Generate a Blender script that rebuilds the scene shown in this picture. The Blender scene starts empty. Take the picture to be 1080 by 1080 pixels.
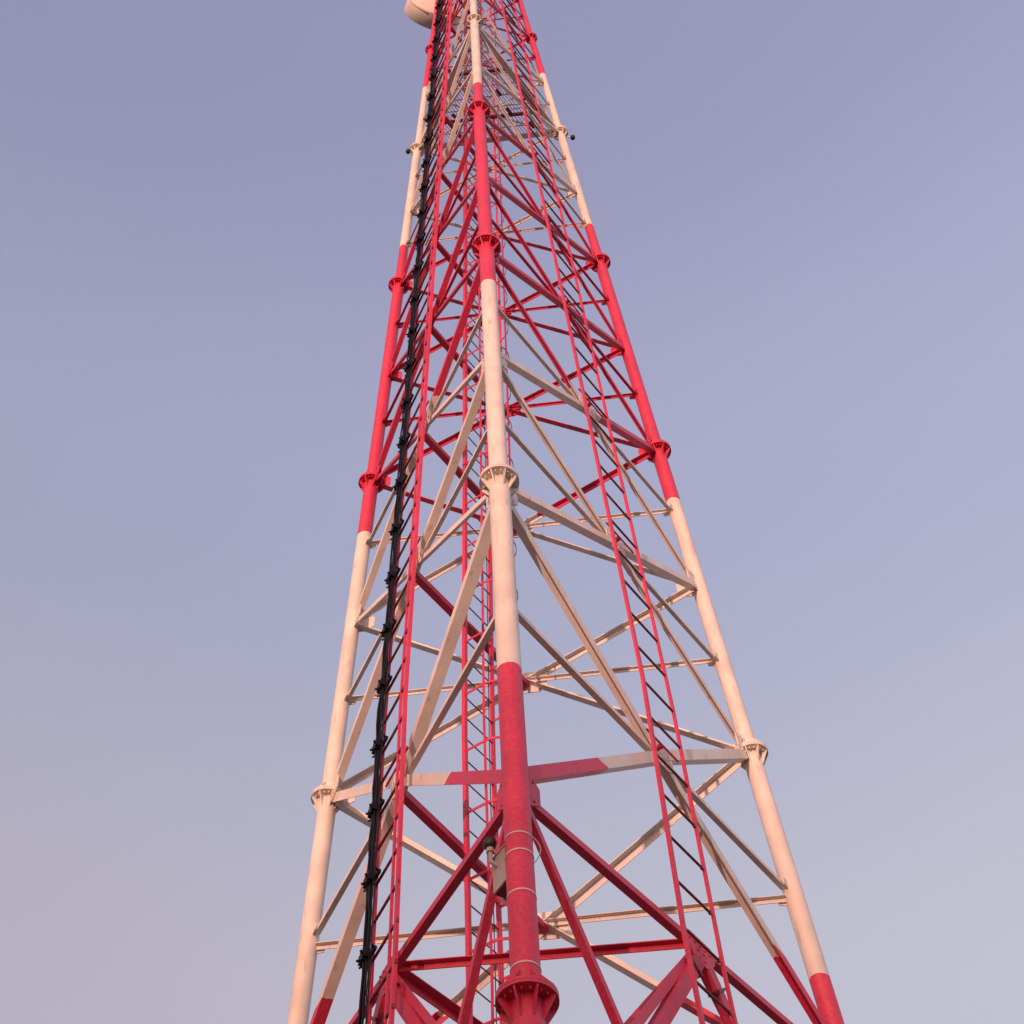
import bpy, bmesh, math, random
from mathutils import Vector, Matrix
random.seed(7)
V = Vector
sc = bpy.context.scene

# ------------------------------------------------------------------ camera
cam_d = bpy.data.cameras.new('camera')
cam = bpy.data.objects.new('camera', cam_d)
sc.collection.objects.link(cam)
cam_d.sensor_width = 36.0
cam_d.sensor_fit = 'HORIZONTAL'
cam_d.lens = 60.71
cam_d.clip_start = 0.1
cam_d.clip_end = 20000.0
c_r = V((0.99734392, 0.05870056, -0.04312006))
c_u = V((0.07282681, -0.79423412, 0.60323165))
c_f = V((-0.00116262, 0.60476972, 0.79639954))
M = Matrix.Identity(4)
for i in range(3):
    M[i][0] = c_r[i]; M[i][1] = c_u[i]; M[i][2] = -c_f[i]
M.translation = V((0, -15, 1.6))
cam.matrix_world = M
sc.camera = cam

# ------------------------------------------------------------------ sky, sun, exposure
SUN_EL = math.radians(5.0)
SUN_AZ = math.radians(198.0)          # clockwise from +Y: behind the camera, to its left
SUN_DIR = V((math.sin(SUN_AZ) * math.cos(SUN_EL), math.cos(SUN_AZ) * math.cos(SUN_EL), math.sin(SUN_EL)))
w = bpy.data.worlds.new("World")
sc.world = w
w.use_nodes = True
nt = w.node_tree
nt.nodes.clear()
out = nt.nodes.new('ShaderNodeOutputWorld')
sky = nt.nodes.new('ShaderNodeTexSky')
sky.sky_type = 'NISHITA'
sky.sun_disc = False
sky.sun_elevation = SUN_EL
sky.sun_rotation = SUN_AZ
sky.dust_density = 2.0
sky.ozone_density = 2.0
bg1 = nt.nodes.new('ShaderNodeBackground')
bg1.inputs['Strength'].default_value = 0.12
nt.links.new(sky.outputs['Color'], bg1.inputs['Color'])
# dusk sky tint by elevation (the pink-lavender belt opposite a low sun)
tc = nt.nodes.new('ShaderNodeTexCoord')
sx = nt.nodes.new('ShaderNodeSeparateXYZ')
nt.links.new(tc.outputs['Generated'], sx.inputs[0])
cr = nt.nodes.new('ShaderNodeValToRGB')
cr.color_ramp.interpolation = 'EASE'
el = cr.color_ramp.elements
el[0].position = 0.0; el[0].color = (0.56, 0.42, 0.44, 1)
el[1].position = 1.0; el[1].color = (0.23, 0.23, 0.40, 1)
for pos, col in ((0.30, (0.56, 0.50, 0.56, 1)), (0.58, (0.55, 0.540, 0.638, 1)), (0.80, (0.43, 0.443, 0.622, 1)), (0.93, (0.345, 0.342, 0.53, 1))):
    e = el.new(pos); e.color = col
nt.links.new(sx.outputs['Z'], cr.inputs[0])
bg2 = nt.nodes.new('ShaderNodeBackground')
bg2.inputs['Strength'].default_value = 1.0
# the afterglow round the low sun
dotn = nt.nodes.new('ShaderNodeVectorMath'); dotn.operation = 'DOT_PRODUCT'
dotn.inputs[1].default_value = SUN_DIR
nt.links.new(tc.outputs['Generated'], dotn.inputs[0])
gl = nt.nodes.new('ShaderNodeMapRange'); gl.interpolation_type = 'SMOOTHSTEP'
gl.inputs[1].default_value = 0.45; gl.inputs[2].default_value = 1.0; gl.inputs[3].default_value = 0.0; gl.inputs[4].default_value = 1.0
nt.links.new(dotn.outputs['Value'], gl.inputs[0])
glm = nt.nodes.new('ShaderNodeMix'); glm.data_type = 'RGBA'
# pinker low on the left, a little paler towards the right, very faint high haze
pk = nt.nodes.new('ShaderNodeMapRange'); pk.inputs[1].default_value = 0.02; pk.inputs[2].default_value = -0.42; pk.inputs[3].default_value = 0.0; pk.inputs[4].default_value = 0.75
nt.links.new(sx.outputs['X'], pk.inputs[0])
pz = nt.nodes.new('ShaderNodeMapRange'); pz.inputs[1].default_value = 0.78; pz.inputs[2].default_value = 0.55; pz.inputs[3].default_value = 0.0; pz.inputs[4].default_value = 1.0
nt.links.new(sx.outputs['Z'], pz.inputs[0])
pm = nt.nodes.new('ShaderNodeMath'); pm.operation = 'MULTIPLY'
nt.links.new(pk.outputs[0], pm.inputs[0]); nt.links.new(pz.outputs[0], pm.inputs[1])
pmx = nt.nodes.new('ShaderNodeMix'); pmx.data_type = 'RGBA'
nt.links.new(pm.outputs[0], pmx.inputs[0]); nt.links.new(cr.outputs[0], pmx.inputs[6]); pmx.inputs[7].default_value = (0.575, 0.475, 0.585, 1)
hz = nt.nodes.new('ShaderNodeTexNoise'); hz.inputs['Scale'].default_value = 1.6; hz.inputs['Detail'].default_value = 5
nt.links.new(tc.outputs['Generated'], hz.inputs['Vector'])
hm = nt.nodes.new('ShaderNodeMath'); hm.operation = 'MULTIPLY_ADD'; hm.inputs[1].default_value = 0.14; hm.inputs[2].default_value = 0.93
nt.links.new(hz.outputs['Fac'], hm.inputs[0])
xm = nt.nodes.new('ShaderNodeMath'); xm.operation = 'MULTIPLY_ADD'; xm.inputs[1].default_value = 0.25
nt.links.new(sx.outputs['X'], xm.inputs[0]); nt.links.new(hm.outputs[0], xm.inputs[2])
bm_ = nt.nodes.new('ShaderNodeMix'); bm_.data_type = 'RGBA'; bm_.blend_type = 'MULTIPLY'; bm_.inputs[0].default_value = 1.0
nt.links.new(pmx.outputs[2], bm_.inputs[6]); nt.links.new(xm.outputs[0], bm_.inputs[7])
nt.links.new(gl.outputs[0], glm.inputs[0]); nt.links.new(bm_.outputs[2], glm.inputs[6]); glm.inputs[7].default_value = (2.3, 1.15, 0.72, 1)
nt.links.new(glm.outputs[2], bg2.inputs['Color'])
mixw = nt.nodes.new('ShaderNodeMixShader')
mixw.inputs[0].default_value = 0.9
nt.links.new(bg1.outputs[0], mixw.inputs[1])
nt.links.new(bg2.outputs[0], mixw.inputs[2])
nt.links.new(mixw.outputs[0], out.inputs[0])

sun_d = bpy.data.lights.new('sun', 'SUN')
sun_d.energy = 3.5
sun_d.angle = math.radians(0.6)
sun_d.color = (1.0, 0.52, 0.38)
sun = bpy.data.objects.new('sun', sun_d)
sc.collection.objects.link(sun)
sun.rotation_euler = SUN_DIR.to_track_quat('Z', 'Y').to_euler()
sun.location = SUN_DIR * 200

sc.view_settings.view_transform = 'Standard'
sc.view_settings.look = 'None'
sc.view_settings.exposure = 0.0
sc.view_settings.gamma = 1.0
sc.view_settings.use_curve_mapping = False

# ------------------------------------------------------------------ materials
def mat(name):
    m = bpy.data.materials.new(name)
    m.use_nodes = True
    n = m.node_tree
    return m, n, n.nodes['Principled BSDF']

RED = (0.66, 0.026, 0.098, 1)
WHITE = (0.80, 0.75, 0.69, 1)
B0, B1, B2, B3, B4 = 14.13, 22.98, 31.54, 38.34, 45.5      # heights where the paint changes colour

def wear(n, p, colour_socket, rust=0.38, scale=1.0, chalk=0.16):
    """weathering: blotchy fading, sparse rust specks, streaks, uneven gloss"""
    t = n.nodes.new('ShaderNodeTexCoord')
    a = n.nodes.new('ShaderNodeTexNoise'); a.inputs['Scale'].default_value = 2.2 * scale; a.inputs['Detail'].default_value = 6
    n.links.new(t.outputs['Object'], a.inputs['Vector'])
    mr = n.nodes.new('ShaderNodeMapRange'); mr.inputs[1].default_value = 0.3; mr.inputs[2].default_value = 0.75
    mr.inputs[3].default_value = 0.82; mr.inputs[4].default_value = 1.08
    n.links.new(a.outputs['Fac'], mr.inputs[0])
    mul = n.nodes.new('ShaderNodeMix'); mul.data_type = 'RGBA'; mul.blend_type = 'MULTIPLY'; mul.inputs[0].default_value = 1
    n.links.new(colour_socket, mul.inputs[6]); n.links.new(mr.outputs[0], mul.inputs[7])
    ck = n.nodes.new('ShaderNodeTexNoise'); ck.inputs['Scale'].default_value = 26 * scale; ck.inputs['Detail'].default_value = 5; ck.inputs['Roughness'].default_value = 0.7
    n.links.new(t.outputs['Object'], ck.inputs['Vector'])
    cf = n.nodes.new('ShaderNodeMapRange'); cf.inputs[1].default_value = 0.45; cf.inputs[2].default_value = 0.8; cf.inputs[3].default_value = 0.0; cf.inputs[4].default_value = chalk
    n.links.new(ck.outputs['Fac'], cf.inputs[0])
    cm = n.nodes.new('ShaderNodeMix'); cm.data_type = 'RGBA'; cm.inputs[7].default_value = (0.55, 0.50, 0.48, 1)
    n.links.new(cf.outputs[0], cm.inputs[0]); n.links.new(mul.outputs[2], cm.inputs[6])
    mp = n.nodes.new('ShaderNodeMapping'); mp.inputs['Scale'].default_value = (14 * scale, 14 * scale, 2.2 * scale)
    n.links.new(t.outputs['Object'], mp.inputs[0])
    b = n.nodes.new('ShaderNodeTexNoise'); b.inputs['Scale'].default_value = 1.0; b.inputs['Detail'].default_value = 4
    n.links.new(mp.outputs[0], b.inputs['Vector'])
    rr = n.nodes.new('ShaderNodeMapRange'); rr.inputs[1].default_value = 0.60; rr.inputs[2].default_value = 0.76
    rr.inputs[3].default_value = 0.0; rr.inputs[4].default_value = rust
    n.links.new(b.outputs['Fac'], rr.inputs[0])
    mx = n.nodes.new('ShaderNodeMix'); mx.data_type = 'RGBA'
    n.links.new(rr.outputs[0], mx.inputs[0]); n.links.new(cm.outputs[2], mx.inputs[6])
    mx.inputs[7].default_value = (0.16, 0.055, 0.03, 1)
    n.links.new(mx.outputs[2], p.inputs['Base Color'])
    ro = n.nodes.new('ShaderNodeMapRange'); ro.inputs[3].default_value = 0.38; ro.inputs[4].default_value = 0.62
    n.links.new(a.outputs['Fac'], ro.inputs[0]); n.links.new(ro.outputs[0], p.inputs['Roughness'])
    bp = n.nodes.new('ShaderNodeBump'); bp.inputs['Strength'].default_value = 0.12; bp.inputs['Distance'].default_value = 0.004
    n.links.new(b.outputs['Fac'], bp.inputs['Height']); n.links.new(bp.outputs[0], p.inputs['Normal'])

def banded(name, lowest):
    m, n, p = mat(name)
    t = n.nodes.new('ShaderNodeTexCoord')
    s = n.nodes.new('ShaderNodeSeparateXYZ')
    n.links.new(t.outputs['Object'], s.inputs[0])
    nz = n.nodes.new('ShaderNodeTexNoise'); nz.inputs['Scale'].default_value = 9.0
    n.links.new(t.outputs['Object'], nz.inputs['Vector'])
    ad = n.nodes.new('ShaderNodeMath'); ad.operation = 'MULTIPLY_ADD'; ad.inputs[1].default_value = 0.05
    n.links.new(nz.outputs['Fac'], ad.inputs[0]); n.links.new(s.outputs['Z'], ad.inputs[2])
    acc = None
    sign = 1                                      # red below B0, white above, red above B1 ...
    for b in (lowest, B1, B2, B3, B4):
        g = n.nodes.new('ShaderNodeMath'); g.operation = 'GREATER_THAN'; g.inputs[1].default_value = b + 0.025
        n.links.new(ad.outputs[0], g.inputs[0])
        if acc is None:
            acc = g.outputs[0]
        else:
            q = n.nodes.new('ShaderNodeMath'); q.operation = 'ADD' if sign > 0 else 'SUBTRACT'
            n.links.new(acc, q.inputs[0]); n.links.new(g.outputs[0], q.inputs[1]); acc = q.outputs[0]
        sign = -sign
    mx = n.nodes.new('ShaderNodeMix'); mx.data_type = 'RGBA'
    n.links.new(acc, mx.inputs[0]); mx.inputs[6].default_value = RED; mx.inputs[7].default_value = WHITE
    wear(n, p, mx.outputs[2])
    return m

def plain(name, col, rough=0.5, rust=0.35, metallic=0.0):
    m, n, p = mat(name)
    rgb = n.nodes.new('ShaderNodeRGB'); rgb.outputs[0].default_value = col
    wear(n, p, rgb.outputs[0], rust, chalk=0.16 if max(col[:3]) > .1 else 0.01)
    p.inputs['Metallic'].default_value = metallic
    return m

BAND = banded('tower_paint_bands', B0)
BAND_LOW = banded('tower_paint_bands_low', 13.95)   # the lowest long diagonals were painted a little further down
REDP = plain('red_paint', RED)
DRED = plain('dark_red_primer_steel', (0.19, 0.018, 0.03, 1))
WHT = plain('cream_paint', WHITE, rust=0.2)
BLACK = plain('black_rubber', (0.006, 0.007, 0.014, 1), rust=0.0)
BLACK.node_tree.nodes['Principled BSDF'].inputs['Specular IOR Level'].default_value = 0.2
GALV = plain('galvanised_steel', (0.42, 0.41, 0.43, 1), rust=0.15, metallic=0.0)
DECK = plain('platform_deck', (0.74, 0.70, 0.74, 1), rust=0.05)
BEIGE = plain('beige_enamel', (0.44, 0.40, 0.35, 1), rust=0.25)
STRAP = plain('faded_strap', (0.68, 0.54, 0.50, 1), rust=0.2)
DGLASS = plain('dark_lamp_glass', (0.012, 0.008, 0.011, 1), rust=0.0)
DGLASS.node_tree.nodes['Principled BSDF'].inputs['Coat Weight'].default_value = 0.15

# ------------------------------------------------------------------ mesh builder
class MB:
    def __init__(s): s.v = []; s.f = []; s.smooth = []
    def add(s, verts, faces, smooth=False):
        o = len(s.v); s.v += [tuple(v) for v in verts]
        s.f += [tuple(i + o for i in f) for f in faces]; s.smooth += [smooth] * len(faces)
    def prism(s, poly0, poly1, smooth=False):
        n = len(poly0)
        s.add(list(poly0) + list(poly1), [(i, (i + 1) % n, n + (i + 1) % n, n + i) for i in range(n)], smooth)
        s.add(poly0, [tuple(reversed(range(n)))]); s.add(poly1, [tuple(range(n))])
    def bar(s, p0, p1, a, b, wa, wb):
        """rectangular bar: a, b unit cross directions"""
        q = [a * (wa / 2) + b * (wb / 2), -a * (wa / 2) + b * (wb / 2), -a * (wa / 2) - b * (wb / 2), a * (wa / 2) - b * (wb / 2)]
        s.prism([p0 + x for x in q], [p1 + x for x in q])
    def angle(s, p0, p1, a, b, w, t, wb=None):
        """L section: flange w along a (centred on the line), flange wb along b from the heel"""
        wb = wb or w
        h = -a * (w / 2)
        q = [h, h + a * w, h + a * w + b * t, h + a * t + b * t, h + a * t + b * wb, h + b * wb]
        s.prism([p0 + x for x in q], [p1 + x for x in q])
    def tube(s, pts, radii, n=12, caps=True, smooth=True):
        rings = []
        up = None
        for i, p in enumerate(pts):
            d = (pts[min(i + 1, len(pts) - 1)] - pts[max(i - 1, 0)]).normalized()
            if up is None:
                up = d.orthogonal().normalized()
            x = (up - d * up.dot(d)).normalized(); up = x
            y = d.cross(x)
            r = radii[i] if hasattr(radii, '__len__') else radii
            rings.append([p + (x * math.cos(2 * math.pi * k / n) + y * math.sin(2 * math.pi * k / n)) * r for k in range(n)])
        vv = [v for r in rings for v in r]; ff = []
        for i in range(len(pts) - 1):
            for k in range(n):
                k2 = (k + 1) % n
                ff.append((i * n + k, i * n + k2, (i + 1) * n + k2, (i + 1) * n + k))
        s.add(vv, ff, smooth)
        if caps:
            s.add(rings[0], [tuple(reversed(range(n)))]); s.add(rings[-1], [tuple(range(n))])
    def plate(s, pts, nrm, t):
        """flat polygon plate of thickness t centred on its plane"""
        s.prism([p - nrm * (t / 2) for p in pts], [p + nrm * (t / 2) for p in pts])
    def sphere(s, c, r, nu=16, nv=10, sz=1.0):
        vv = [c + V((0, 0, r * sz))]
        for j in range(1, nv):
            th = math.pi * j / nv
            for k in range(nu):
                ph = 2 * math.pi * k / nu
                vv.append(c + V((r * math.sin(th) * math.cos(ph), r * math.sin(th) * math.sin(ph), r * sz * math.cos(th))))
        vv.append(c - V((0, 0, r * sz)))
        ff = [(0, 1 + k, 1 + (k + 1) % nu) for k in range(nu)]
        for j in range(nv - 2):
            for k in range(nu):
                a0 = 1 + j * nu + k; a1 = 1 + j * nu + (k + 1) % nu
                ff.append((a0, a0 + nu, a1 + nu, a1))
        L = len(vv) - 1
        ff += [(L, 1 + (nv - 2) * nu + (k + 1) % nu, 1 + (nv - 2) * nu + k) for k in range(nu)]
        s.add(vv, ff, True)
    def build(s, name, m, parent=None):
        me = bpy.data.meshes.new(name)
        me.from_pydata(s.v, [], s.f)
        me.polygons.foreach_set('use_smooth', s.smooth)
        me.materials.append(m)
        bm = bmesh.new(); bm.from_mesh(me)
        bmesh.ops.recalc_face_normals(bm, faces=bm.faces)
        bm.to_mesh(me); bm.free()
        o = bpy.data.objects.new(name, me)
        sc.collection.objects.link(o)
        if parent: o.parent = parent
        return o

def thing(name, label, cat, group=None):
    o = bpy.data.objects.new(name, None)
    sc.collection.objects.link(o)
    o['label'] = label; o['category'] = cat
    if group: o['group'] = group
    return o

# ------------------------------------------------------------------ setting: ground
def ground():
    bm = bmesh.new()
    N = 90
    R = [0, 2, 4, 6, 9, 13, 18, 25, 35, 50, 75, 110, 160, 240, 360, 600, 1000, 2000, 4000, 8000]
    rings = []
    for r in R[1:]:
        ring = []
        for k in range(N):
            a = 2 * math.pi * k / N
            x, y = r * math.cos(a), r * math.sin(a)
            z = 0.0
            if r > 12: z = 0.12 * math.sin(x * .11 + 1) * math.cos(y * .09)
            ring.append(bm.verts.new((x, y, z)))
        rings.append(ring)
    c = bm.verts.new((0, 0, 0))
    for k in range(N): bm.faces.new((c, rings[0][k], rings[0][(k + 1) % N]))
    for i in range(len(rings) - 1):
        for k in range(N):
            bm.faces.new((rings[i][k], rings[i + 1][k], rings[i + 1][(k + 1) % N], rings[i][(k + 1) % N]))
    me = bpy.data.meshes.new('ground'); bm.to_mesh(me); bm.free()
    m, n, p = mat('dry_soil_ground')
    t = n.nodes.new('ShaderNodeTexCoord')
    a = n.nodes.new('ShaderNodeTexNoise'); a.inputs['Scale'].default_value = 0.35; a.inputs['Detail'].default_value = 8
    n.links.new(t.outputs['Object'], a.inputs['Vector'])
    r = n.nodes.new('ShaderNodeValToRGB')
    r.color_ramp.elements[0].position = 0.35; r.color_ramp.elements[0].color = (0.11, 0.105, 0.075, 1)
    r.color_ramp.elements[1].position = 0.65; r.color_ramp.elements[1].color = (0.24, 0.20, 0.165, 1)
    n.links.new(a.outputs['Fac'], r.inputs[0]); n.links.new(r.outputs[0], p.inputs['Base Color'])
    p.inputs['Roughness'].default_value = 0.95
    me.materials.append(m)
    o = bpy.data.objects.new('ground', me); sc.collection.objects.link(o)
    o['kind'] = 'structure'
ground()

def unseen_shade_hills():  # added out of view, shaped to keep low sun off the lower tower
    bm = bmesh.new()
    na, nr = 140, 12
    rows = []
    for j in range(nr + 1):
        r = 620 + 700 * j / nr
        row = []
        for k in range(na + 1):
            a = SUN_AZ - math.radians(80) + math.radians(160) * k / na
            e = min(1, k / 18, (na - k) / 18); e = e * e * (3 - 2 * e)
            p = math.sin(math.pi * j / nr) ** 2
            hgt = 101 + 3.2 * math.sin(a * 23 + 1) + 2.0 * math.sin(a * 57) + 1.1 * math.sin(a * 131 + 2)
            row.append(bm.verts.new((r * math.sin(a), r * math.cos(a), -2 + hgt * p * e)))
        rows.append(row)
    for j in range(nr):
        for k in range(na):
            bm.faces.new((rows[j][k], rows[j][k + 1], rows[j + 1][k + 1], rows[j + 1][k]))
    bmesh.ops.recalc_face_normals(bm, faces=bm.faces)
    me = bpy.data.meshes.new('unseen_shade_hills'); bm.to_mesh(me); bm.free()
    for p in me.polygons: p.use_smooth = True
    me.materials.append(bpy.data.materials['dry_soil_ground'])
    o = bpy.data.objects.new('unseen_shade_hills', me); sc.collection.objects.link(o); o['kind'] = 'structure'
unseen_shade_hills()

# ------------------------------------------------------------------ tower geometry
PSI = -0.0449
AZ = {'F': -math.pi / 2 + PSI, 'R': math.pi / 6 + PSI, 'L': 5 * math.pi / 6 + PSI}
def rad(z): return 4.7138 - 0.083152 * z
def leg(i, z):
    return V((rad(z) * math.cos(AZ[i]), rad(z) * math.sin(AZ[i]), z))
Z = dict(c0=9.98, z1=17.68, z2=24.32, z3=30.22, z4=35.53, z5=40.37, z6=44.7, z7=48.6)
ZA = 12.54
COLLARS = [9.98, 17.68, 24.32, 30.22, 35.53, 40.37, 44.7]
NODES = [ZA, 17.68, 21.01, 24.32, 27.27, 30.22, 32.9, 35.53, 37.95, 40.37, 42.55, 44.7, 46.7, 48.6]
TOP = 48.9
def tube_r(z):
    for lim, r in ((9.98, .132), (17.68, .122), (24.32, .113), (30.22, .104), (35.53, .087), (40.37, .073), (44.7, .064)):
        if z <= lim: return r
    return .058
FACES = ('FR', 'LF', 'RL')
def frame(fc, z):
    a, b = leg(fc[0], z), leg(fc[1], z)
    h = (b - a).normalized()
    n = h.cross((leg(fc[0], 45) - leg(fc[0], 0)).normalized()).normalized()
    if n.dot(a + b - V((0, 0, 2 * z))) < 0: n = -n
    return a, b, h, n

tower = thing('lattice_tower', 'tall red and white banded lattice tower on three tubular legs', 'tower')

legs = {}
for i in 'FRL':
    m = MB()
    edges = [0.0] + COLLARS + [TOP]
    for k in range(len(edges) - 1):
        z0, z1 = edges[k], edges[k + 1]
        r = tube_r((z0 + z1) / 2)
        steps = 3
        m.tube([leg(i, z0 + (z1 - z0) * j / steps) for j in range(steps + 1)], r, 32)
    legs[i] = m.build('leg', BAND, tower)
    ax = (leg(i, 40) - leg(i, 0)).normalized()
    # base plate
    b = MB(); b.tube([leg(i, -0.05), leg(i, 0.06)], 0.34, 24); b.build('base_plate', GALV, legs[i])
    # flanged joints: two discs, stiffening ribs, bolts
    for z in COLLARS:
        m = MB()
        r = tube_r(z - .1); R = r * 1.9; hh = r * 1.65; ht = r * 1.3
        c = leg(i, z)
        x = ax.orthogonal().normalized(); y = ax.cross(x)
        m.tube([c - ax * .032, c - ax * .004], R, 40, smooth=False)
        m.tube([c + ax * .000, c + ax * .030], R, 40, smooth=False)
        for k in range(8):
            a = 2 * math.pi * (k + .5) / 8
            e = x * math.cos(a) + y * math.sin(a); tdir = ax.cross(e)
            for s, h in ((-1, hh), (1, ht)):
                o = c + ax * (s * .031)
                m.plate([o + e * (r * .9), o + e * (R * .95), o + e * (R * .95) + ax * s * .03, o + e * (r * 1.02) + ax * s * h, o + e * (r * .9) + ax * s * h], tdir, .014)
            a2 = a + math.pi / 8
            for da in (-.17, .17):
                e2 = x * math.cos(a2 + da) + y * math.sin(a2 + da)
                m.tube([c + e2 * (R * .8) - ax * .062, c + e2 * (R * .8) + ax * .055], .010, 6, smooth=False)
        m.build('flange_collar', BAND, legs[i])

# bracing -----------------------------------------------------------
ZLOW = {'F': 12.6, 'R': 13.2, 'L': 13.35}     # the lowest joints do not sit quite level
def node_z(fc, i, z): return ZLOW[i] if z == ZA and fc != 'RL' else z
def meet(p, q, r, e):
    """point on p-q nearest to line r-e"""
    u, v, w0 = q - p, e - r, p - r
    a, b, c, d, f = u.dot(u), u.dot(v), v.dot(v), u.dot(w0), v.dot(w0)
    return p + u * ((b * f - c * d) / (a * c - b * b))

def brace(name, p0, p1, n, w, heel_top, off=0.0, t=.012, wb=None, m_=None):
    d = (p1 - p0).normalized()
    a = d.cross(n).normalized()
    if (a.z > 0) == heel_top: a = -a           # heel sits at -a
    m = MB()
    o = n * off
    m.angle(p0 + o, p1 + o, a, -n, w, t, wb)
    return m.build(name, m_ or BAND, tower)

def bolts(m, c, u, v, n, nu, nv, du, dv, r=.014, h=.02):
    for a in range(nu):
        for b in range(nv):
            q = c + u * (a - (nu - 1) / 2) * du + v * (b - (nv - 1) / 2) * dv
            m.tube([q - n * h, q + n * h], r, 6, smooth=False)

CROSS = {}
for k in range(len(NODES) - 1):
    z0, z1 = NODES[k], NODES[k + 1]
    f = max(.36, min(1.0, rad(z0) / rad(17)))
    W = .108 * f ** .95 if k else .135
    for fc in FACES:
        _, _, h, n = frame(fc, z0); a1, b1, _, _ = frame(fc, z1)
        a0, b0 = leg(fc[0], node_z(fc, fc[0], z0)), leg(fc[1], node_z(fc, fc[1], z0))
        c = meet(a0, b1, b0, a1)
        sh = {'FR': -.12, 'LF': .18, 'RL': 0}[fc] if k == 0 else 0
        c = c + h * sh
        CROSS[(fc, k)] = c
        g = tube_r(z0) * 1.15
        # each diagonal runs leg to leg through the crossing (bent a hair at the joint where the crossing is shifted)
        for (p, q) in ((a0, b1), (b0, a1)):
            d = (q - p).normalized()
            heel_top = p is not a0              # every face repeats the same pattern, turned by a third
            off = .012 if p is a0 else -.012
            if abs(sh) < .02:
                brace('diagonal_brace', p + d * g, q - d * g, n, W * (.8 if heel_top else 1), heel_top, off)
            else:
                m = MB()
                for (s, e, gs, ge) in ((p, c, g, 0), (c, q, 0, g)):
                    dd = (e - s).normalized(); aa = dd.cross(n).normalized()
                    if (aa.z > 0) == heel_top: aa = -aa
                    m.angle(s + dd * gs + n * off, e - dd * ge + n * off, aa, -n, W, .012)
                low_end = fc[0] if p is a0 else fc[1]
                m.build('diagonal_brace', BAND if low_end == 'F' else BAND_LOW, tower)
        # light horizontal through the crossing
        pa, pb = leg(fc[0], c.z), leg(fc[1], c.z)
        r = tube_r(c.z)
        brace('horizontal_strut', pa + h * r * .95, pb - h * r * .95, n, W * .5, fc == 'RL', -.03, .010)
        # plate at the crossing
        up = (n.cross(h)).normalized(); up = up if up.z > 0 else -up
        m = MB(); s = .20 * f
        m.plate([c + h * x * s + up * y * s for x, y in ((-1.1, -.5), (-.5, -1), (.5, -1), (1.1, -.5), (1.1, .5), (.5, 1), (-.5, 1), (-1.1, .5))], n, .012)
        bolts(m, c, h, up, n, 4, 2, s * .42, s * .7)
        m.build('joint_plate', BAND, tower)
    # plan brace between left face and back face crossings: carries the climbing ladder
    p, q = CROSS[('LF', k)], CROSS[('RL', k)]
    d = (q - p).normalized(); side = d.cross(V((0, 0, 1))).normalized()
    m = MB(); m.angle(p + d * .08 - V((0, 0, .08)), q - d * .06 - V((0, 0, .08)), V((0, 0, 1)), -side, .10 * f ** .5, .011)
    m.build('plan_brace', REDP, tower)

# gusset plates on the legs
for k, z in enumerate(NODES[:-1]):
    for fc in FACES:
        a, b, h, n = frame(fc, z)
        for p, s, li in ((a, 1, fc[0]), (b, -1, fc[1])):
            p = leg(li, node_z(fc, li, z))
            r = tube_r(z); f = max(.34, rad(z) / rad(17)); f = min(f, 1.1)
            ax = (leg(li, 40) - leg(li, 0)).normalized()
            m = MB()
            e = h * s
            m.plate([p + e * r * .8 + ax * .20 * f, p + e * (r + .10 * f) + ax * .20 * f, p + e * (r + .24 * f) + ax * .10 * f, p + e * (r + .24 * f) - ax * .10 * f,
                     p + e * (r + .10 * f) - ax * .20 * f, p + e * r * .8 - ax * .20 * f], n, .014)
            for dz in (-.12, .12):
                bolts(m, p + e * (r + .11 * f) + ax * dz * f, h, ax, n, 2, 1, .07 * f, .05)
            m.build('gusset_plate', BAND, legs[li])
    # small ears where the struts land
    for fc in FACES:
        c = CROSS[(fc, k)]
        a, b, h, n = frame(fc, c.z)
        for p, s, li in ((a, 1, fc[0]), (b, -1, fc[1])):
            r = tube_r(c.z); m = MB(); e = h * s
            m.plate([p + e * r * .8 + V((0, 0, .07)), p + e * (r + .09) + V((0, 0, .05)), p + e * (r + .09) - V((0, 0, .05)), p + e * r * .8 - V((0, 0, .07))], n, .012)
            m.build('strut_lug', BAND, legs[li])

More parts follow.
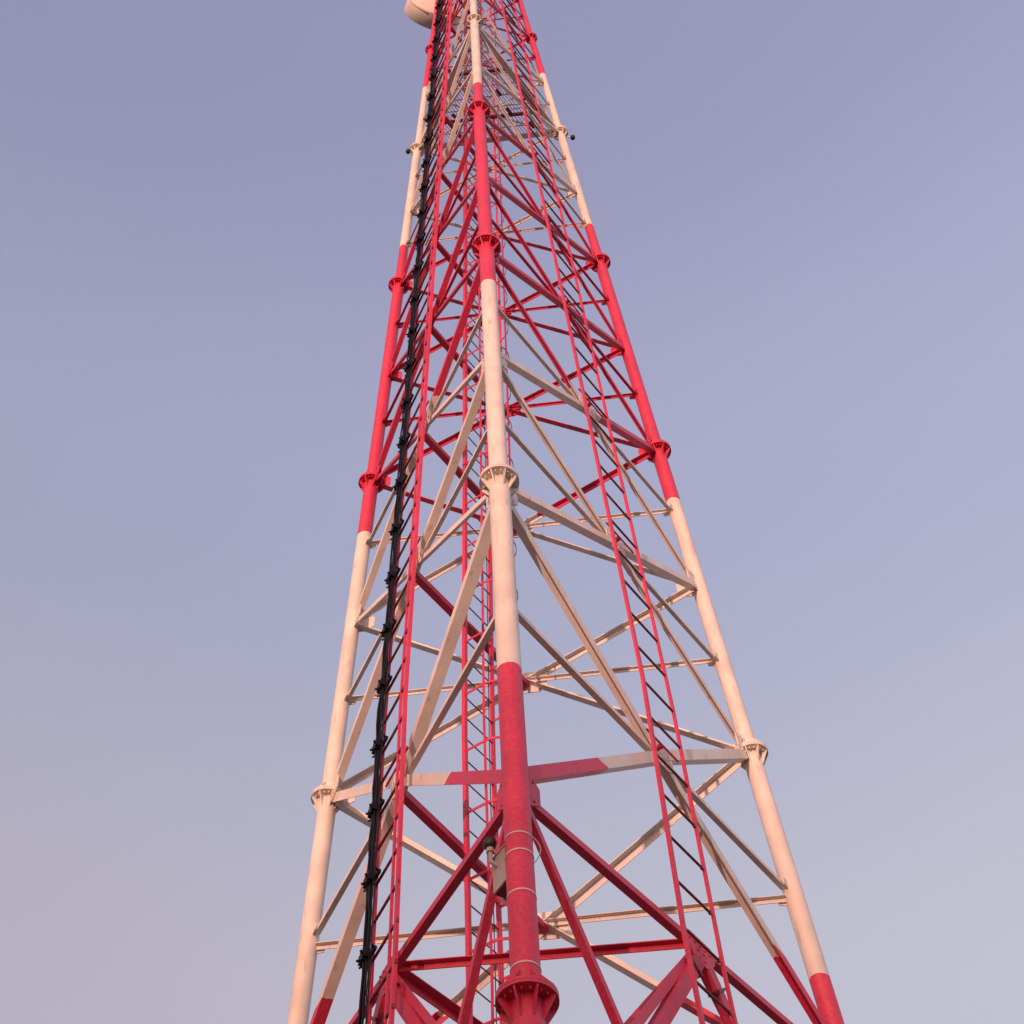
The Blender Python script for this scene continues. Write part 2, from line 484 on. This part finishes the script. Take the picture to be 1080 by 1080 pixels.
# the frame's lowest visible level: horizontals with a big middle joint, K bracing under it
MID = {}
for fc in FACES:
    _, _, h, n = frame(fc, ZA)
    a, b = (leg(q, ZLOW[q] - (.02 if q == 'F' else .17)) for q in fc)
    c = (a + b) / 2 - V((0, 0, .13))
    MID[fc] = c
    r = tube_r(ZA)
    za = V((0, 0, -.13))
    for p, s in ((a, 1), (b, -1)):
        d = (c - p - za).normalized(); aa = d.cross(n).normalized()
        if aa.z > 0: aa = -aa
        m = MB(); m.angle(p + za + d * r * 1.2, c, aa * -1, -n, .085, .012); m.build('horizontal_beam', BAND, tower)
        # K arm down to the leg, and the steep arm from the node to the middle of the level below
        low = leg(fc[0] if s > 0 else fc[1], 8.55)
        brace('diagonal_brace', c - V((0, 0, .14)) - h * s * .10, low, n, .095, False, -.02)
        lowmid = (leg(fc[0], 7.6) + leg(fc[1], 7.6)) / 2
        brace('diagonal_brace', p + V((0, 0, -.2)) + h * s * .14, lowmid, n, .075, False, .015)
        # stout channel from the joint to the foot of the leg
        q0 = c - V((0, 0, .26)) - h * s * .09
        q1 = q0 + (-h * s * .745 - V((0, 0, 1.0))) * 3.0
        m = MB(); dd = (q1 - q0).normalized(); aa = dd.cross(n).normalized()
        m.bar(q0, q1, aa, n, .15, .09); o = m.build('channel_brace', BAND, tower)
        m = MB(); qq = q0 + dd * .22; m.bar(qq, qq + dd * .03, aa, n, .20, .13); m.tube([qq + aa * .1, qq + aa * .19 + n * .05], .012, 6); m.build('clamp', DRED, o)
        l2 = leg(fc[0] if s > 0 else fc[1], 0.4)
        brace('diagonal_brace', lowmid - V((0, 0, .1)), l2, n, .15, False, -.02)
    brace('horizontal_beam', leg(fc[0], 7.6) + h * .15, leg(fc[1], 7.6) - h * .15, n, .14, True)
    up = n.cross(h); up = up if up.z > 0 else -up
    m = MB()
    m.plate([c + h * x + up * y for x, y in ((-.22, .02), (-.15, .08), (.24, .08), (.29, .0), (.27, -.10), (.12, -.27), (-.12, -.27), (-.22, -.12))], n, .016)
    bolts(m, c + up * .01, h, up, n, 5, 2, .095, .075)
    bolts(m, c - up * .15, h, up, n, 2, 2, .10, .09)
    m.build('joint_plate', BAND, tower)
for (f1, f2) in (('LF', 'FR'), ('LF', 'RL'), ('FR', 'RL')):
    p, q = MID[f1], MID[f2]
    d = (q - p).normalized(); side = d.cross(V((0, 0, 1))).normalized()
    m = MB(); m.angle(p + d * .1, q - d * .1, V((0, 0, -1)), side, .075 if f1 + f2 == 'LFFR' else .11, .012)
    m.build('plan_brace', REDP, tower)

# platform under the antennas ----------------------------------------
zp = 35.62
def platform():
    inset = .02
    P = [leg(i, zp) for i in 'FRL']
    c = (P[0] + P[1] + P[2]) / 3
    P = [c + (p - c) * 1.02 for p in P]
    # open steel grating: bearing bars along the right edge, cross bars every 0.3 m, a hatch left open for the ladder
    deck = MB()
    F, R, L = P
    dFR = (R - F).normalized(); nb = V((0, 0, 1)).cross(dFR).normalized()
    if nb.dot(L - F) < 0: nb = -nb
    dep = (L - F).dot(nb)
    nbar = int(dep / .058)
    for k in range(1, nbar):
        t = k / nbar
        a, b = F + (L - F) * t, R + (L - R) * t
        segs = [(0, 1)]
        if .38 < t < .62: segs = [(0, .42), (.78, 1)]
        for s0, s1 in segs:
            deck.bar(a + (b - a) * s0, a + (b - a) * s1, nb, V((0, 0, 1)), .014, .012)
    for k in range(1, 11):
        t = k / 11
        a, b = F + (L - F) * t, F + (R - F) * t
        deck.bar(a + V((0, 0, .02)), b + V((0, 0, .02)), V((0, 0, 1)), (b - a).normalized().cross(V((0, 0, 1))), .012, .03)
    pl = deck.build('platform', DECK, tower)
    for (p, q) in ((F, R), (R, L), (L, F)):
        d = (q - p).normalized(); s = V((0, 0, 1)).cross(d)
        m = MB(); m.angle(p + V((0, 0, -.07)), q + V((0, 0, -.07)), V((0, 0, 1)), s, .12, .01); m.build('edge_beam', WHT, pl)
    for t in (.42, .8):
        a, b = F + (L - F) * t, F + (R - F) * t
        d = (b - a).normalized()
        m = MB(); m.bar(a + V((0, 0, -.05)), b + V((0, 0, -.05)), V((0, 0, 1)), d.cross(V((0, 0, 1))), .08, .05); m.build('joist', DRED, pl)
    for i, (x, y) in enumerate(((.2, .74), (.66, .58), (.7, .74), (.52, .66), (.83, .88))):  # small dark bars standing in for dark gaps in the deck
        a, b = F + (L - F) * y, F + (R - F) * y
        q = a + (b - a) * x + V((0, 0, -.035)); d = (R - F).normalized()
        m = MB(); m.bar(q, q + d * (.10 + .06 * (i % 3)), V((0, 0, 1)), d.cross(V((0, 0, 1))), .05, .06); m.build('dark_gap_bar', DRED, pl)
platform()

# ------------------------------------------------------------------ ladders
def copies(src, n):
    """src and n-1 linked copies"""
    o = [src]
    for _ in range(n - 1):
        c = src.copy(); sc.collection.objects.link(c); c.parent = src.parent; o.append(c)
    return o

def place(o, x, y, z, pos):
    m = Matrix.Identity(4)
    for i in range(3): m[i][0] = x[i]; m[i][1] = y[i]; m[i][2] = z[i]
    m.translation = pos
    o.matrix_world = m

def face_pt(fc, u, z, off):
    a, b, h, n = frame(fc, z)
    return (a + b) / 2 + h * u + n * off

def kink(zv, hi, lo):
    t = max(0.0, min(1.0, (16.3 - zv) / 4.0))
    return hi + (lo - hi) * t

def cable_ladder(label, fc, rails, rung_lo, rung_hi, dz, rung_mat, z_bot, z_top, rung_r):
    t = thing('cable_ladder', label, 'cable ladder', 'cable ladders up the tower faces')
    a, b, h, n = frame(fc, 20)
    up = n.cross(h); up = up if up.z > 0 else -up
    zs = [z_bot, 12.3, 16.3, z_top]
    for (hi, lo, w1, w2) in rails:
        m = MB()
        for q in range(len(zs) - 1):
            p0, p1 = face_pt(fc, kink(zs[q], hi, lo), zs[q], .15), face_pt(fc, kink(zs[q + 1], hi, lo), zs[q + 1], .15)
            m.bar(p0, p1, h, n, w1, w2)
        m.build('rail', REDP, t)
    # rungs
    L = abs(rung_hi[0] - rung_lo[0])
    m = MB(); m.tube([V((0, 0, 0)), V((L, 0, 0))], rung_r, 8)
    m.bar(V((-.012, 0, 0)), V((.012, 0, 0)), V((0, 1, 0)), V((0, 0, 1)), .03, .045)
    m.bar(V((L - .012, 0, 0)), V((L + .012, 0, 0)), V((0, 1, 0)), V((0, 0, 1)), .03, .045)
    first = m.build('rung', rung_mat, t)
    cnt = int((z_top - 0.3 - z_bot) / dz)
    lo = min(rung_lo[0], rung_hi[0]); lo2 = min(rung_lo[1], rung_hi[1])
    obs = copies(first, min(cnt, 100))
    z_first = z_top - .3 - dz * min(cnt, 100)
    for k, o in enumerate(obs):
        z = z_first + k * dz
        place(o, h, n, h.cross(n), face_pt(fc, kink(z, lo, lo2), z, .15))
    # standoff brackets to the frame
    for k in range(len(NODES) - 1):
        zc = CROSS[(fc, k)].z
        m = MB(); hi, l2 = rails[0][0], rails[0][1]; hi2, l22 = rails[-1][0], rails[-1][1]
        u0, u1 = kink(zc, hi, l2), kink(zc, hi2, l22)
        m.bar(face_pt(fc, u0, zc, .09), face_pt(fc, u1, zc, .09), n, up, .02, .02)
        m.bar(face_pt(fc, (u0 + u1) / 2, zc, -.01), face_pt(fc, (u0 + u1) / 2, zc, .09), h, up, .05, .05)
        m.build('bracket', REDP, t)
    return t

# right-hand face: open ladder without cables
cable_ladder('open red ladder without any cables, running up the right face', 'FR',
             [(-.36, -.63, .055, .035), (.29, .10, .036, .035)], (-.36, -.63), (.29, .10), .64, DRED, 3.0, 46.0, .016)
# left-hand face (frame runs from the left leg to the front leg, so u grows towards the front)
cable_ladder('red ladder on the left face that carries the black cables', 'LF',
             [(.45, .66, .055, .04), (.30, .50, .028, .03), (-.24, .00, .03, .04)], (-.24, .00), (.45, .66), .53, DRED, 3.0, 46.0, .017)

# black feeder cables strapped to the left ladder
bundle = thing('cable_bundle', 'thick bundle of black feeder cables clipped to the left ladder', 'cables')
def cab_u(z): return kink(z, -.17, .02)
spread = [(-.042, .03, .019), (-.012, .055, .022), (.02, .03, .021), (.045, .055, .019), (.005, .082, .018), (.085, .035, .010), (.125, .03, .008), (.165, .035, .006), (-.10, .035, .007), (-.135, .03, .006)]
for j, (du, do, r) in enumerate(spread):
    m = MB(); pts = []
    rr = random.Random(j)
    ph = rr.uniform(0, 6)
    z = 1.0
    while z < 45.5:
        f = max(.55, min(1.0, rad(z) / rad(17)))
        wig = .012 * math.sin(z * 2.96 + ph) + .01 * rr.uniform(-1, 1)
        pts.append(face_pt('LF', cab_u(z) + (du * .72 + wig * .9) * f, z, .19 + do * .85 + .01 * rr.uniform(-1, 1)))
        z += .27
    m.tube(pts, r * .66, 8)
    m.build('cable', BLACK, bundle)
h_, n_ = frame('LF', 20)[2:]
m = MB()
m.bar(V((-.15, .01, 0)), V((.20, .01, 0)), V((0, 1, 0)), V((0, 0, 1)), .03, .045)
for q, dzz in ((-.04, .02), (-.005, -.02), (.03, .01), (.06, -.015)):
    m.bar(V((q, .06, dzz - .06)), V((q, .06, dzz + .05)), V((1, 0, 0)), V((0, 1, 0)), .042, .075)
m.tube([V((-.03, .09, .02)), V((-.035, .125, .04))], .014, 6)
m.tube([V((.05, .09, 0)), V((.07, .125, -.02))], .014, 6)
m.tube([V((-.14, .03, 0)), V((-.165, .05, .01))], .012, 6)
m.tube([V((.18, .03, 0)), V((.21, .05, -.02))], .012, 6)
first = m.build('cable_clamp', BLACK, bundle)
zz = [46.0 - .3 - .53 * k for k in range(2, 84, 2)]
for o, z in zip(copies(first, len(zz)), zz):
    place(o, h_, n_, h_.cross(n_), face_pt('LF', cab_u(z), z, .19))

# caged climbing ladder inside the tower, fixed to the plan braces
cage = thing('caged_ladder', 'red climbing ladder with safety hoops inside the tower behind the front leg', 'ladder')
def lad(s_off, z, out=0.0):
    A = (leg('L', z) + leg('F', z)) / 2; B = (leg('L', z) + leg('R', z)) / 2
    d = (B - A).normalized()
    s = (B - A).length * .37 + .10 * max(0, min(1, (17 - z) / 4))
    a5 = (leg('L', 45) + leg('F', 45)) / 2 - (leg('L', 0) + leg('F', 0)) / 2
    nn = d.cross(a5.normalized()).normalized()
    if nn.dot(V((.5, -.87, 0))) < 0: nn = -nn
    return A + d * (s + s_off) + nn * (.10 + out), d, nn
WL = .60
zb, zt = 2.5, 46.0
p0, d_, q_ = lad(0, zb)
for so, w1 in ((0, .058), (WL, .042)):
    m = MB(); zz = [zb + (zt - zb) * k / 12 for k in range(13)]
    for k in range(12):
        m.bar(lad(so, zz[k])[0], lad(so, zz[k + 1])[0], d_, q_, w1, .05)
    m.build('rail', REDP, cage)
m = MB(); m.tube([V((0, 0, 0)), V((WL, 0, 0))], .0095, 6); first = m.build('rung', DRED, cage)
dz = .365
zr = [zb + .2 + dz * k for k in range(int((zt - zb - .3) / dz))]
vis = [z for z in zr if z > 10.2][:100]
rest = [z for z in zr if z not in vis]
for o, z in zip(copies(first, len(vis)), vis):
    place(o, d_, q_, d_.cross(q_), lad(0, z)[0])
m = MB()
for z in rest: m.tube([lad(0, z)[0], lad(WL, z)[0]], .0095, 6)
o = m.build('rung', DRED, cage); o['kind'] = 'stuff'
# hoops
def hoop_pts(n=18):
    pts = [(0, 0.0), (0, .30)]
    for k in range(1, n):
        a = math.pi * (1 - k / n)
        pts.append((WL / 2 + WL / 2 * math.cos(a), .30 + .31 * math.sin(a)))
    return pts + [(WL, .30), (WL, 0.0)]
HP = hoop_pts()
m = MB()
for k in range(len(HP) - 1):
    (x0, y0), (x1, y1) = HP[k], HP[k + 1]
    a, b = V((x0, y0, 0)), V((x1, y1, 0)); d = (b - a).normalized()
    m.bar(a - d * .004, b + d * .004, V((0, 0, 1)), V((0, 0, 1)).cross(d), .040, .008)
first = m.build('safety_hoop', REDP, cage)
zh = [5.7 + 1.0 * k for k in range(39)]
for o, z in zip(copies(first, len(zh)), zh):
    place(o, d_, q_, d_.cross(q_), lad(0, z)[0])
# upright straps of the cage
for idx in (1, 10, 19):
    x, y = HP[idx]
    m = MB(); zz = [zh[0] + (zh[-1] - zh[0]) * k / 10 for k in range(11)]
    e = (V((x - WL / 2, y - .39, 0))).normalized()
    wd = d_ * e.x + q_ * e.y
    for k in range(10):
        m.bar(lad(x, zz[k], y)[0], lad(x, zz[k + 1], y)[0], wd, wd.cross(V((0, 0, 1))).normalized(), .010, .042)
    m.build('cage_strap', REDP, cage)
m = MB(); m.tube([lad(WL * .78, zb + (zt - zb) * k / 6, .04)[0] for k in range(7)], .006, 6); m.build('safety_cable', BLACK, cage)
# pale thin cable hung inside the cage, bowed out at the right
# ------------------------------------------------------------------ fittings
# obstruction lamps on brackets at the platform collars
def lamp(label, base, tip):
    t = thing('obstruction_lamp', label, 'lamp', 'obstruction lamps on the tower')
    d = (tip - base)
    m = MB(); m.tube([base, base + V((d.x, d.y, d.z * .2)) * .95, tip - V((0, 0, .05))], .014, 8); m.build('bracket', WHT, t)
    m = MB(); m.tube([tip - V((0, 0, .075)), tip - V((0, 0, .05)), tip - V((0, 0, .03))], [.032, .045, .04], 14); m.build('socket', BLACK, t)
    m = MB(); m.sphere(tip, .054, 18, 12, 1.15); m.build('globe', DGLASS, t)
    return t
eL = V((math.cos(AZ['L']), math.sin(AZ['L']), 0)); eR = V((math.cos(AZ['R']), math.sin(AZ['R']), 0))
lamp('dark globe lamp on a short bracket outside the left leg collar', leg('L', 35.4) + eL * .08, leg('L', 35.45) + V((-.19, -.05, -.06)))
lamp('dark globe lamp on a long thin arm outside the right leg collar', leg('R', 35.4) + eR * .08, leg('R', 35.4) + V((.24, .02, -.06)))

# lamp box strapped to the front leg
pf = leg('F', 11.5)
axF = (leg('F', 40) - leg('F', 0)).normalized()
box = thing('lamp_box', 'small cream steel box strapped to the left side of the front leg', 'box')
bx = V((-.55, .83, 0)).normalized(); by = bx.cross(axF).normalized()
bc = pf + V((-.135, .12, 0))
m = MB(); m.bar(bc - axF * .20, bc + axF * .20, bx, by, .21, .11)
m.bar(bc + axF * .20, bc + axF * .215, bx, by, .23, .13)
body = m.build('body', BEIGE, box)
m = MB(); m.bar(bc - axF * .215, bc - axF * .20, bx, by, .19, .10); m.build('base_panel', DRED, box)
m = MB(); m.bar(bc - axF * .18 + V((.06, .0, 0)), bc + axF * .18 + V((.06, .0, 0)), bx, by, .10, .08); m.build('bracket', DRED, box)
lt = bc + V((-.115, -.02, .31))
t = thing('obstruction_lamp', 'dark globe lamp on a pale stalk above the cream box', 'lamp', 'obstruction lamps on the tower')
m = MB(); m.tube([bc + V((-.04, 0, .06)), lt - V((0, 0, .20)), lt - V((0, 0, .06))], .022, 10); m.build('stalk', GALV, t)
m = MB(); m.tube([lt - V((0, 0, .10)), lt - V((0, 0, .05))], .035, 12); m.build('socket', GALV, t)
m = MB(); m.sphere(lt, .062, 18, 12, 1.1); m.build('globe', DGLASS, t)
# pale straps round the front leg and the thin cable looping out of them
for z in (11.74, 11.53, 11.06, 10.27):
    m = MB(); c = leg('F', z); r = tube_r(z)
    m.tube([c - axF * .009, c + axF * .009], r + .004, 36); m.build('strap', STRAP, legs['F'])
m = MB()
pts = []
for k in range(15):
    a = k / 14; z = 11.77 - .32 * a
    c = leg('F', z)
    pts.append(c + V((tube_r(z) * 1.02 + .06 * math.sin(math.pi * a), -.02, 0)))
m.tube(pts, .005, 6); m.build('loop_wire', GALV, legs['F'])

# drum dish on the left leg near the top
dish = thing('dish_antenna', 'cream drum shaped dish antenna mounted outside the left leg near the top', 'antenna')
da = V((-.40, .92, 0)).normalized(); dr = .70
lg = leg('L', 43.4)
dc = V((lg.x, lg.y, 43.4)) + da * .20
m = MB()
m.tube([dc, dc + da * .02, dc + da * .40, dc + da * .42], [dr * .97, dr, dr, dr * .98], 64, caps=False)
m.tube([dc + da * .03, dc + da * .05], dr * 1.012, 64)
m.build('shroud', WHT, dish)
m = MB(); m.tube([dc + da * .38, dc + da * .41, dc + da * .425], [dr * .985, dr * .985, dr * .05], 64); m.build('radome', WHT, dish)
m = MB()
m.tube([dc - da * .16, dc - da * .13, dc - da * .06, dc + da * .035], [dr * .14, dr * .36, dr * .70, dr * .98], 64); m.build('reflector_back', WHT, dish)
m = MB(); m.tube([dc - da * .20, dc - da * .13], .09, 20)
for dzz in (-.3, .3):
    m.tube([V((lg.x, lg.y, 43.4 + dzz)), dc - da * .08 + V((0, 0, dzz))], .03, 10)
m.build('mount', GALV, dish)
